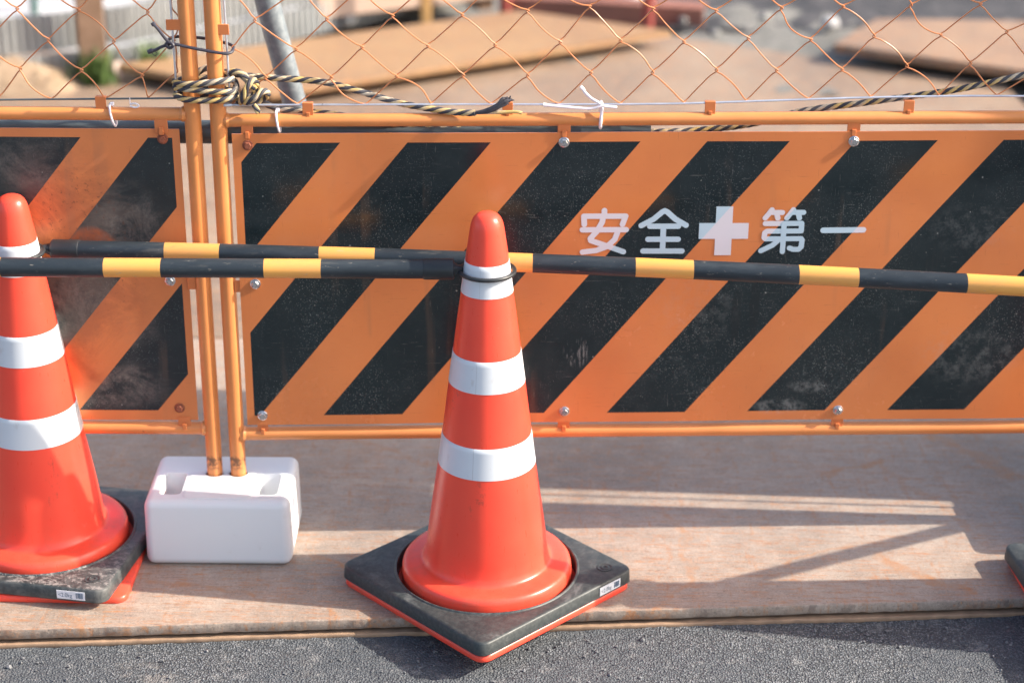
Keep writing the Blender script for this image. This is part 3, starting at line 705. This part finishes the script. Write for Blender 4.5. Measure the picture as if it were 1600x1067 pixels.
def make_weight():
    rt = root('cone_weight', 'x', 'cone weight')
    H = .1835; m = MB()
    m.rings([circ(.1575, .0135), circ(.1575, .0385), circ(.1585, .0410), circ(.1605, .0415), circ(.1622, .0405), circ(.163, .0392), sqloop(H-.006, .014, .0395), sqloop(H-.002, .018, .0386), sqloop(H, .020, .0362), sqloop(H+.001, .020, .0160), sqloop(H-.001, .020, .0135), circ(.1575, .0135)])
    m.obj('weight_slab', m_rubber, rt, auto=40, merge=True)
    # moulded round stamp by one corner
    m = MB(); cx, cy = .147, -.147; n = 32
    def cc(r, z): return [(cx+r*math.cos(2*math.pi*k/n), cy+r*math.sin(2*math.pi*k/n), z) for k in range(n)]
    m.rings([cc(.0135, .0393), cc(.0135, .0403), cc(.0122, .0405), cc(.0112, .0397), cc(.0075, .0396), cc(.0070, .0404), cc(.0045, .0404), cc(.004, .0397)]); m.obj('round_stamp', m_rubber, rt, auto=60)
    st = MB().box((.096, -H-.0016, .0185), (.147, -H-.0008, .0345)).obj('weight_sticker', m_sticker, rt)
    text_mesh('weight_lettering', '<2.0kg', .0115, m_letter_mark, st, Matrix.Translation((.0985, -H-.0019, .0225)) @ Matrix.Rotation(R(90), 4, 'X') @ Matrix.Scale(.82, 4, (1, 0, 0)))
    mb = MB(); xx = .131; rb = random.Random(2)
    while xx < .143:
        wd = rb.choice((.0005, .0007, .0011)); mb.box((xx, -H-.0020, .0215), (xx+wd, -H-.0017, .0320)); xx += wd+rb.choice((.0005, .0008))
    mb.obj('barcode', m_letter_mark, st)
    return rt
cone = make_cone(); wt = make_weight()
tag(cone, 'orange traffic cone in the middle with a black ring over its top white band', 'traffic cone', 'traffic cones'); at(cone, (-.0418, 2.9396, 0), R(44.1))
tag(wt, 'black square cone weight on the middle cone, standing corner forward', 'cone weight', 'cone weights'); at(wt, (-.0418, 2.9396, 0), R(44.1))
c2 = copy_tree(cone); tag(c2, 'orange traffic cone cut off by the left edge of the photo', 'traffic cone', 'traffic cones'); at(c2, (-.845, 3.052, 0), R(-1)); c2.scale = (1, 1, .978)
w2 = copy_tree(wt); tag(w2, 'dusty black cone weight with pale stains on the left cone', 'cone weight', 'cone weights'); at(w2, (-.845, 3.055, 0), R(-10))
for ch in w2.children:
    if ch.name.startswith('weight_slab'): ch.data = ch.data.copy(); ch.data.materials[0] = m_rubber_dusty
c3 = copy_tree(cone); tag(c3, 'orange traffic cone whose base corner enters at the right edge', 'traffic cone', 'traffic cones'); at(c3, (1.090, 2.868, 0), R(3))
w3 = copy_tree(wt); tag(w3, 'black cone weight whose corner shows at the right edge', 'cone weight', 'cone weights'); at(w3, (1.092, 2.870, 0), R(6))

# ------------------------------------------------------------------ cone bars
def make_bar(label, ringc, direction, length, first, start=.0, r=.0160, zb=.002, yo=0.0, group='striped cone bars'):
    d = Vector(direction); rt = root('cone_bar', label, 'cone bar', ringc, math.atan2(d.y, d.x), group)
    mt = tape_bar('black_yellow_tape', first, .2625, .0935)
    MB().tube([(.09, yo, zb), (length*.5, yo, zb), (length, yo, zb)], r, 28).obj('striped_tube', mt, rt)
    MB().tube([(.054, yo, zb), (.056, yo, zb), (.103, yo, zb), (.105, yo, zb)], [r*.95, r*1.10, r*1.10, r*1.02], 28).obj('end_sleeve', m_blackrub, rt, auto=50)
    n = 48; RR = .0455
    m = MB(); m.tube([(RR*math.cos(2*math.pi*k/n), RR*math.sin(2*math.pi*k/n), .0) for k in range(n)], .0036, 10, closed=True)
    # ribbed neck between ring and sleeve
    m.tube([(RR*.86, yo*.55, 0), (.046, yo*.8, .001), (.051, yo, zb), (.056, yo, zb)], [.005, .008, .0085, .012], 12)
    m.box((RR-.004, yo-.0095, -.004), (.056, yo-.0065, .006)); m.box((RR-.004, yo*.6+.0065, -.004), (.056, yo*.6+.0095, .006))
    m.obj('end_ring', m_blackrub, rt, auto=40)
    return rt
make_bar('black and yellow bar crossing in front of the left cone, ringed on the middle cone', (-.0418, 2.9396, .598), (-1, -.006, 0), 1.55, .2725)
def curved_bar():
    # long bar bent round the back of the middle cone between the left and the right cone
    c0 = Vector((-.845, 3.050, .582)); rt = root('cone_bar', 'black and yellow bar behind the middle cone, its ring on the left cone', 'cone bar', c0, 0, 'striped cone bars')
    def P(X): return Vector((X, 2.999-.123*X-.0323*X*X, .5895+.0150*X))-c0
    def run(xa, xb, n): return [P(xa+(xb-xa)*k/n) for k in range(n+1)]
    mt = tape_bar('black_yellow_tape', -.5929-c0.x, .2657, .0950)
    MB().tube(run(-.745, 1.0, 40), .0160, 28).obj('striped_tube', mt, rt)
    for xa, xb in ((-.790, -.742), (.985, 1.028)):
        MB().tube(run(xa, xa+.002, 1)+run(xa+.003, xb-.001, 3)+run(xb, xb+.001, 1), [.0152, .0174, .0174, .0174, .0174, .0174, .0172, .0166], 28).obj('end_sleeve', m_blackrub, rt, auto=50)
    n = 48; RR = .0455
    for ctr, xe in ((Vector((0, 0, 0)), -.789), (Vector((1.090, 2.868, .603))-c0, 1.027)):
        m = MB(); m.tube([ctr+Vector((RR*math.cos(2*math.pi*k/n), RR*math.sin(2*math.pi*k/n), 0)) for k in range(n)], .0038, 10, closed=True)
        q = P(xe); d = (q-ctr); a = ctr+Vector((d.x, d.y, 0)).normalized()*RR
        m.tube([a-d*.02, a.lerp(q, .5), q], [.006, .009, .012], 12); m.obj('end_ring', m_blackrub, rt, auto=40)
curved_bar()
make_bar('black and yellow bar leaving the right cone towards the back', (1.09, 2.868, .600), (.905, .425, 0), 1.2, .27, yo=-.035)

# ------------------------------------------------------------------ rope, ties, pipes
def rope(par, path, Rr=.0055, pitch=.050, ph=0.0):
    P = resample(smooth_path(path, 10), .004)
    for name, mat, phases in (('yellow_strand', m_ropeY, (0, math.pi)), ('black_strand', m_ropeB, (math.pi/2, 3*math.pi/2))):
        m = MB()
        for p0 in phases:
            out = []; prev = None; s = 0.0
            for i, p in enumerate(P):
                t = (P[min(i+1, len(P)-1)]-P[max(i-1, 0)]).normalized()
                if prev is None:
                    a = Vector((0, 0, 1)) if abs(t.z) < .9 else Vector((0, 1, 0)); nn = (a-t*a.dot(t)).normalized()
                else: nn = (prev-t*prev.dot(t)).normalized()
                prev = nn; bn = t.cross(nn); a = -2*math.pi*s/pitch+p0+ph; s += .004
                out.append(p+Rr*.50*(math.cos(a)*nn+math.sin(a)*bn))
            m.tube(out, Rr*.56, 8)
        m.obj(name, mat, par)
def ropemat(name, col, col2):
    b = NB(name); n1 = b.noise(900, 4, .7, b.map((1, 1, 3))); n2 = b.noise(26, 4)
    c = b.mix(b.ss(n2, .38, .66), col, col2); c = b.mix(b.ma('MULTIPLY', b.ss(n1, .5, .7), .5), c, tuple(v*.55 for v in col))
    b.bump(n1, .5, .0008); return b.fin(c, .75, 0, .25)
m_ropeY = ropemat('yellow_rope_fibre', (.58, .40, .15), (.56, .48, .38)); m_ropeB = ropemat('black_rope_fibre', (.045, .043, .058), (.10, .10, .11))
rp_ = root('rope', 'yellow and black twisted rope lashed round both posts and trailing along the rail', 'rope', (-.518, 3.11, .86))
L0 = Vector((-.518, 3.11, .86))
loops = []
for tturn in range(3):
    zc = (.871, .857, .844)[tturn]
    for (dx, dy, dz) in ((.052, -.012, 0), (.030, -.024, -.001), (-.022, -.024, -.001), (-.044, -.012, -.001), (-.046, .010, -.003), (-.024, .024, -.005), (.026, .024, -.008), (.050, .012, -.011)):
        loops.append((dx, dy, zc-.86+dz+.0035*math.sin(tturn*2.3+dx*38)))
k0 = [(.060, -.004, -.028), (.066, -.016, -.016), (.076, -.014, .004), (.084, -.004, .010), (.088, .006, -.004), (.080, .004, -.022), (.070, -.012, -.026), (.086, -.020, -.016), (.100, -.014, -.006), (.106, .0, -.014), (.098, .010, -.026), (.082, .006, -.034), (.070, .004, -.028)]
def rel(lst): return [tuple(Vector(p)-L0) for p in lst]
tailB = rel([(-.442, 3.135, .832), (-.410, 3.13, .818), (-.394, 3.128, .813), (-.34, 3.13, .808), (-.291, 3.135, .801), (-.24, 3.142, .790), (-.177, 3.150, .780), (-.09, 3.152, .776), (.03, 3.158, .768), (.16, 3.165, .764), (.303, 3.168, .768), (.411, 3.172, .780), (.497, 3.170, .804), (.582, 3.166, .818), (.647, 3.166, .828), (.753, 3.168, .844), (.858, 3.17, .868), (.95, 3.175, .89), (1.10, 3.185, .92), (1.23, 3.19, .935)])
rope(rp_, loops+k0+tailB)
rope(rp_, [(-.030, .026, .004), (.006, .030, .022), (.040, .022, .014), (.062, .004, .016), (.074, .000, .006), (.086, -.006, -.006)]+[], .0054, .050, 1.0)
tailA = rel([(-.470, 3.118, .880), (-.448, 3.122, .873), (-.40, 3.126, .868), (-.325, 3.128, .862), (-.261, 3.128, .846), (-.197, 3.126, .8275), (-.154, 3.122, .820), (-.111, 3.115, .8155), (-.080, 3.108, .8150), (-.062, 3.104, .8168)])
rope(rp_, tailA, .0055, .050, 2.0)
rope(rp_, [(.084, -.012, -.030), (.090, -.016, -.040), (.094, -.017, -.045)], .0048, .044, .5)
rope(rp_, [(.040, .000, .020), (.056, -.008, .026), (.070, -.006, .018), (.078, -.002, .004)], .0052, .048, 1.5)
m = MB()
for k in range(7):
    a = k*.9; m.tube(smooth_path(rel([(-.064, 3.103, .817), (-.045, 3.101+.002*math.cos(a), .821+.002*math.sin(a)), (-.028, 3.100+.003*math.cos(a), .829+.003*math.sin(a)), (-.014+.004*math.cos(a*2), 3.101+.004*math.cos(a), .838+.005*math.sin(a)), (-.005+.006*math.sin(a*3), 3.102+.004*math.sin(a), .840+.007*math.cos(a*1.7))]), 4), [.0028]*13+[.0022, .0016, .001, .0008], 6)
m.obj('frayed_end', m_ropeB, rp_)
MB().tube(smooth_path(rel([(-.064, 3.104, .8165), (-.04, 3.103, .8175), (-.012, 3.104, .8185), (.006, 3.103, .819), (.014, 3.103, .817)]), 4), .0030, 8).obj('loose_strand', m_ropeY, rp_)

def tie(name, label, cat, path, r, mat, group=None, flat=1.0):
    o = MB().tube(smooth_path(path, 6), r, 8).obj(name, mat); return tag(o, label, cat, group)
m_bwire = simple('dark_cable_sheath', (.035, .034, .05), .5, var=.25)
m_ = MB()
m_.tube(smooth_path([(-.591, 3.085, .970), (-.583, 3.086, .960), (-.574, 3.087, .946), (-.566, 3.088, .937), (-.552, 3.088, .934), (-.531, 3.0885, .929), (-.510, 3.089, .925), (-.494, 3.089, .922), (-.474, 3.092, .919), (-.466, 3.102, .921), (-.472, 3.122, .926), (-.515, 3.134, .933), (-.560, 3.126, .938), (-.572, 3.105, .937), (-.568, 3.092, .934), (-.580, 3.086, .931), (-.590, 3.086, .926), (-.600, 3.086, .923)], 6), .0027, 8)
m_.tube(smooth_path([(-.566, 3.084, .940), (-.560, 3.082, .935), (-.566, 3.083, .930), (-.572, 3.084, .936), (-.566, 3.083, .940)], 5), .0028, 8)
m_.tube([(-.592, 3.085, .972), (-.589, 3.085, .967)], .0040, 8); m_.tube([(-.603, 3.086, .922), (-.595, 3.086, .925)], .0040, 8)
m_.tube(smooth_path([(-.597, 3.086, .921), (-.591, 3.083, .917), (-.587, 3.083, .921), (-.591, 3.084, .924)], 5), .0007, 6)
tag(m_.obj('cable_tie', m_bwire), 'dark cable tied round the two posts above the rope with loose ends', 'cable')
def ziptie(label, x, y, z, tilt):
    p = []
    for k in range(24):
        a = 2*math.pi*k/24; p.append((x+tilt*math.sin(a)*.004, y-.0145*math.cos(a), z+.0185*math.sin(a)-.002))
    m = MB(); m.tube(p, .0021, 8, closed=True); m.box((x-.003, y-.004, z+.015), (x+.003, y+.003, z+.020))
    return tag(m.obj('zip_tie', m_white, bevel=.0006), label, 'zip tie', 'white zip ties')
ziptie('white zip tie round the rail just right of the posts', -.397, 3.114, .799, -.6)
ziptie('white zip tie round the rail of the scuffed left fence', -.674, 3.110, .809, -.9)
m = MB(); sx, sy = .148, 3.133
loop = [(sx+.001*math.sin(a*2), sy-.0138*math.cos(a), .806+.0225*math.sin(a)) for a in [2*math.pi*k/26 for k in range(26)]]
m.tube(loop, .0028, 8, closed=True)
m.tube(smooth_path([(.053, sy-.010, .8255), (.068, sy-.012, .8245), (.10, sy-.014, .8225), (.13, sy-.015, .8215), (.148, sy-.016, .826), (.160, sy-.015, .8250), (.174, sy-.014, .8232)], 5), .0026, 8)
m.tube(smooth_path([(.116, sy-.010, .855), (.120, sy-.012, .848), (.130, sy-.014, .839), (.142, sy-.015, .832), (.150, sy-.0155, .826)], 5), .0026, 8)
m.tube([(.112, sy-.010, .858), (.118, sy-.011, .852)], .0030, 8); m.tube([(.050, sy-.010, .8258), (.056, sy-.010, .8254)], .0034, 8)
tag(m.obj('string_tie', m_white), 'white string knotted round the top rail with loose tails', 'string')
# steel pipe lashed behind the rails
tag(MB().tube([(-1.9, 3.150, .766), (-.5, 3.152, .765), (.235, 3.172, .768)], .0200, 24).obj('steel_pipe', m_pipe), 'dark steel pipe lying behind the top rails of the fences', 'pipe')
tag(MB().tube([(-.300, 3.62, 0), (-.415, 3.50, .72), (-.452, 3.47, .91), (-.60, 3.35, 1.70)], .0225, 24).obj('prop_pole', m_galv), 'leaning galvanised prop pole behind the wire mesh', 'pole')
# small clear bead tag hanging from the left fence's wire
m = MB(); m.tube([(-.643, 3.106, .838), (-.643, 3.106, .827)], .0008, 6); m.tube(smooth_path([(-.643, 3.106, .827), (-.634, 3.104, .829), (-.628, 3.104, .825), (-.634, 3.104, .822), (-.643, 3.105, .824)], 5), .0015, 6)
tag(m.obj('plastic_scrap', m_white), 'curled scrap of clear plastic string on the left fence', 'plastic scrap')

# tall grey cabinet added out of frame to shade the plate behind the fence
cb = root('added_shade_caster', 'tall grey added cabinet standing behind the right end of the fence', 'shade_caster', (1.56, 3.42, 0))
MB().box((-.22, -.180, .06), (.22, .20, 1.0)).obj('caster_lower', m_caster, cb, bevel=.008)
MB().box((-.22, -.180, 1.002), (.22, .20, 1.78)).obj('caster_upper', m_caster, cb, bevel=.008)
MB().box((-.225, -.300, 1.06), (-.19, -.182, 1.62)).obj('slit_blocker_high', m_caster, cb, bevel=.002)  # added flap that cuts off the slit of sunlight higher up
MB().box((-.222, -.236, 0), (.10, -.184, .345)).obj('slit_blocker_low', m_caster, cb, bevel=.003)  # added low block that ends the slit of sunlight on the plate
MB().box((-.20, -.17, 0), (.20, .19, .06)).obj('caster_foot', m_pipe, cb)
MB().box((-.19, -.186, .12), (.19, -.181, .97)).obj('caster_front', m_caster, cb, bevel=.002)
MB().tube([(-.205, -.209, 0), (-.205, -.209, 1.0)], .0028, 12).obj('slit_divider', m_pipe, cb)  # added thin rod that splits the slit of sunlight in two

# ------------------------------------------------------------------ the site beyond the mesh
# pale concrete apron, gravel and dark soil
def sheetpoly(name, poly, z, mat):
    m = MB(); m.add([(x, y, z) for x, y in poly], [list(range(len(poly)))], False); return struct(m.obj(name, mat))
sheetpoly('concrete_apron', [(-1.80, 6.12), (-1.30, 6.32), (-.95, 6.68), (-.58, 7.05), (-.2, 7.4), (-.2, 14), (-14, 14), (-14, 6.0)], -.012, m_conc)
g = MB(); rs = random.Random(9); vs = []; nx, ny = 70, 40
for j in range(ny+1):
    for i in range(nx+1):
        X = .1+3.4*i/nx; Y = 6.0+3.2*j/ny; vs.append((X, Y, -.03+.022*rs.random()+.02*math.sin(5*X)*math.sin(6*Y)))
g.add(vs, [[j*(nx+1)+i, j*(nx+1)+i+1, (j+1)*(nx+1)+i+1, (j+1)*(nx+1)+i] for j in range(ny) for i in range(nx)]); struct(g.obj('gravel_path', m_gravel, auto=180))
g = MB(); vs = []
for j in range(ny+1):
    for i in range(nx+1):
        X = .55+4.4*i/nx; Y = 6.98+3.2*j/ny; vs.append((X, Y-.12*math.sin(2.1*X), -.02+.018*rs.random()+.10*(j/ny)))
g.add(vs, [[j*(nx+1)+i, j*(nx+1)+i+1, (j+1)*(nx+1)+i+1, (j+1)*(nx+1)+i] for j in range(ny) for i in range(nx)]); struct(g.obj('soil_ground', m_soil, auto=180))
g = MB(); vs = []; 
for j in range(21):
    for i in range(31):
        X = -2.4+1.30*i/30; Y = 5.90+.5*j/20; d = max(0, 1-((X+1.75)/.38)**2)*max(0, 1-((Y-6.06)/.16)**2); vs.append((X, Y, -.03+.12*d+.02*rs.random()*min(1, d*3)))
g.add(vs, [[j*31+i, j*31+i+1, (j+1)*31+i+1, (j+1)*31+i] for j in range(20) for i in range(30)]); struct(g.obj('dirt_mound_ground', dirt('dry_dirt', (.30, .21, .14), (.40, .30, .21), 30), auto=180))
# ribbed plastic edging in two tiers
def edging(name, label, line, z0, z1, amp=.013, pitch=.027):
    P = resample([(x, y, 0) for x, y in line], pitch/4); m = MB(); lo = []; hi = []
    for i, p in enumerate(P):
        t = (P[min(i+1, len(P)-1)]-P[max(i-1, 0)]).normalized(); nn = Vector((t.y, -t.x, 0)); o = (amp, amp*.9, -amp, -amp*.9)[i % 4]
        q = p+nn*o; lo.append((q.x, q.y, z0)); hi.append((q.x, q.y, z1))
    n = len(lo); t = .003
    bk = lambda l: [(x, y+t, z) for x, y, z in l]
    for A, Bq in ((lo, hi), (bk(hi), bk(lo)), (hi, bk(hi)), (bk(lo), lo)):
        m.add(A+Bq, [[i, i+1, n+i+1, n+i] for i in range(n-1)], False)
    return tag(m.obj(name, m_ribbed, auto=20), label, 'edging', 'ribbed edging sheets')
ln = [(-2.3, 5.86), (-1.66, 6.05), (-1.30, 6.22), (-1.04, 6.48), (-.74, 6.79), (-.42, 7.12)]
edging('ribbed_edging', 'upper tier of pale ribbed plastic edging at the far left', [(x, y+.035) for x, y in ln], .090, .215)
edging('ribbed_edging', 'lower tier of pale ribbed plastic edging at the far left', ln, -.02, .088)
o = MB().box((-.045, -.012, -.03), (.045, .012, .42)).obj('timber_post', m_wood, bevel=.004); at(o, (-1.375, 6.115, 0), .3); tag(o, 'brown timber post standing before the ribbed edging', 'post')
# pink board on bearers, with a post
bd = root('timber_board', 'long pale pink board propped above a dark gap at the back', 'board', (-.36, 7.02, 0), math.atan2(.36, .66))
MB().box((-.40, -.005, .030), (.38, .20, .145)).obj('board_plank', m_pinkboard, bd, bevel=.004)
MB().box((-.33, .02, -.02), (-.27, .16, .030)).obj('bearer', m_wood, bd); MB().box((.27, .02, -.02), (.33, .16, .030)).obj('bearer', m_wood, bd)
o = MB().box((-.018, -.018, -.03), (.018, .018, .45)).obj('timber_post', simple('yellow_brown_timber', (.55, .32, .12), .7, var=.15), bevel=.003); at(o, (-.32, 6.86, 0), .2); tag(o, 'thin yellow-brown timber post in front of the pink board', 'post')
for X, Y, lab in ((-.035, 7.02, 'dull red stake at the right end of the pink board'), (.485, 6.86, 'dull red stake in front of the red-brown beam')):
    o = MB().tube([(0, 0, -.05), (0, 0, .5)], .022, 16).obj('red_stake', m_redpaint); at(o, (X, Y, 0)); tag(o, lab, 'stake', 'red stakes')
o = MB(); o.box((-.42, -.05, -.02), (.34, -.042, .058)); o.box((-.42, -.042, .050), (.34, .05, .058)); o.box((-.42, -.042, -.02), (.34, .05, -.012))
o = o.obj('steel_beam', m_rustbeam, bevel=.003); at(o, (.37, 7.03, 0), math.atan2(-.13, .64)); tag(o, 'red-brown steel channel beam lying across the back', 'beam')
def rock(name, label, cat, loc, sc, mat, seed, group=None):
    rr = random.Random(seed); bm = bmesh.new(); bmesh.ops.create_icosphere(bm, subdivisions=3, radius=1.0)
    ax = [Vector((rr.gauss(0, 1), rr.gauss(0, 1), rr.gauss(0, 1))).normalized() for _ in range(9)]
    for v in bm.verts:
        k = 1.0
        for a in ax: k = min(k, .80/max(.001, v.co.normalized().dot(a))) if v.co.normalized().dot(a) > .80 else k
        v.co = Vector((v.co.x*sc[0], v.co.y*sc[1], v.co.z*sc[2]))*k
    m = MB(); m.add([v.co.copy() for v in bm.verts], [[v.index for v in f.verts] for f in bm.faces]); bm.free()
    o = m.obj(name, mat, auto=30); at(o, loc, rr.random()*3); return tag(o, label, cat, group)
rock('boulder', 'round pale pink stone by the ribbed edging', 'stone', (-1.315, 6.13, .03), (.035, .035, .04), m_stone, 1)
rock('boulder', 'bright pale stone lying on the grey gravel', 'stone', (1.15, 6.86, .02), (.040, .03, .025), simple('white_stone', (.36, .36, .37), .8), 2)
for i, (X, Y, s_, lb) in enumerate(((.93, 6.98, .026, 'grey stone left of the bright pale stone'), (.72, 6.74, .022, 'small grey stone below the end of the red-brown beam'), (.62, 6.92, .022, 'small grey stone tucked against the red-brown beam'), (-.60, 6.88, .03, 'grey stone under the pink board'))):
    rock('boulder', lb, 'stone', (X, Y, .012), (s_, s_*.8, s_*.7), simple('grey_stone_%d' % i, (.26, .26, .25), .85, var=.2), 20+i)
for i in range(26):
    pass
o = MB(); o.lathe([(.05, 0), (.056, .02), (.060, .10), (.050, .13), (.022, .145)], 20, True, True); o = o.obj('white_sack', simple('white_sack_cloth', (.80, .78, .80), .8, bump=.3)); at(o, (.44, 7.25, -.02)); tag(o, 'small white sack behind the red-brown beam', 'sack')
o = MB(); o.lathe([(.036, 0), (.040, .10), (.043, .11), (.043, .12)], 20, True, True); o = o.obj('plastic_bucket', simple('orange_plastic', (.75, .26, .08), .5)); at(o, (.35, 7.26, -.02)); tag(o, 'orange plastic bucket beside the white sack', 'bucket')
for i, (X, Y, lb) in enumerate(((-1.95, 7.0, 'dark green stake at the far top left corner'), (-1.79, 7.05, 'dark green stake right of the top left corner'), (-1.36, 7.3, 'dark green stake behind the rope and the posts'))):
    o = MB().tube([(0, 0, -.05), (0, 0, .5)], .014, 12).obj('garden_stake', m_teal); at(o, (X, Y, 0)); tag(o, lb, 'stake', 'green stakes')
tag(MB().tube([(-3.0, 6.95, .20), (-1.95, 6.985, .19), (-1.79, 7.035, .19), (-1.2, 7.35, .21), (-.9, 7.55, .21)], .012, 10).obj('stake_rail', m_teal), 'dark green thin rail tied along the stakes at the far left', 'rail')
# weeds
g = MB(); rw = random.Random(21)
for cx, cy, n, hh, sp in ((-1.36, 6.085, 130, .13, .05), (-1.19, 6.20, 80, .12, .04), (-1.47, 6.16, 40, .07, .05), (-1.70, 6.02, 70, .06, .16), (-1.38, 6.16, 30, .05, .05)):
    for i in range(n):
        X = cx+rw.gauss(0, sp*.6); Y = cy+rw.gauss(0, .02); a = rw.random()*6.28; h = hh*rw.uniform(.4, 1.1); bx, by = math.cos(a)*h*.35, math.sin(a)*h*.35; wx, wy = -math.sin(a)*.004, math.cos(a)*.004
        g.add([(X-wx, Y-wy, 0), (X+wx, Y+wy, 0), (X+bx*.5+wx, Y+by*.5+wy, h*.6), (X+bx, Y+by, h), (X+bx*.5-wx, Y+by*.5-wy, h*.6)], [[0, 1, 2, 3, 4]], False)
o = g.obj('weeds', m_leaf); o['kind'] = 'stuff'; o['label'] = 'tufts of green weeds growing along the ribbed edging'; o['category'] = 'weeds'
g = MB()
for i in range(260):
    X = rw.uniform(-2.1, -1.45); Y = rw.uniform(5.95, 6.15); a = rw.random()*6.28; h = .05*rw.uniform(.5, 1.2); g.tube([(X, Y, .02), (X+math.cos(a)*h, Y+math.sin(a)*h, .03+h*rw.random())], .0014, 4)
o = g.obj('dry_straw', m_dry); o['kind'] = 'stuff'; o['label'] = 'dry straw scattered on the dirt mound at the far left'; o['category'] = 'straw'
bpy.context.view_layer.update()
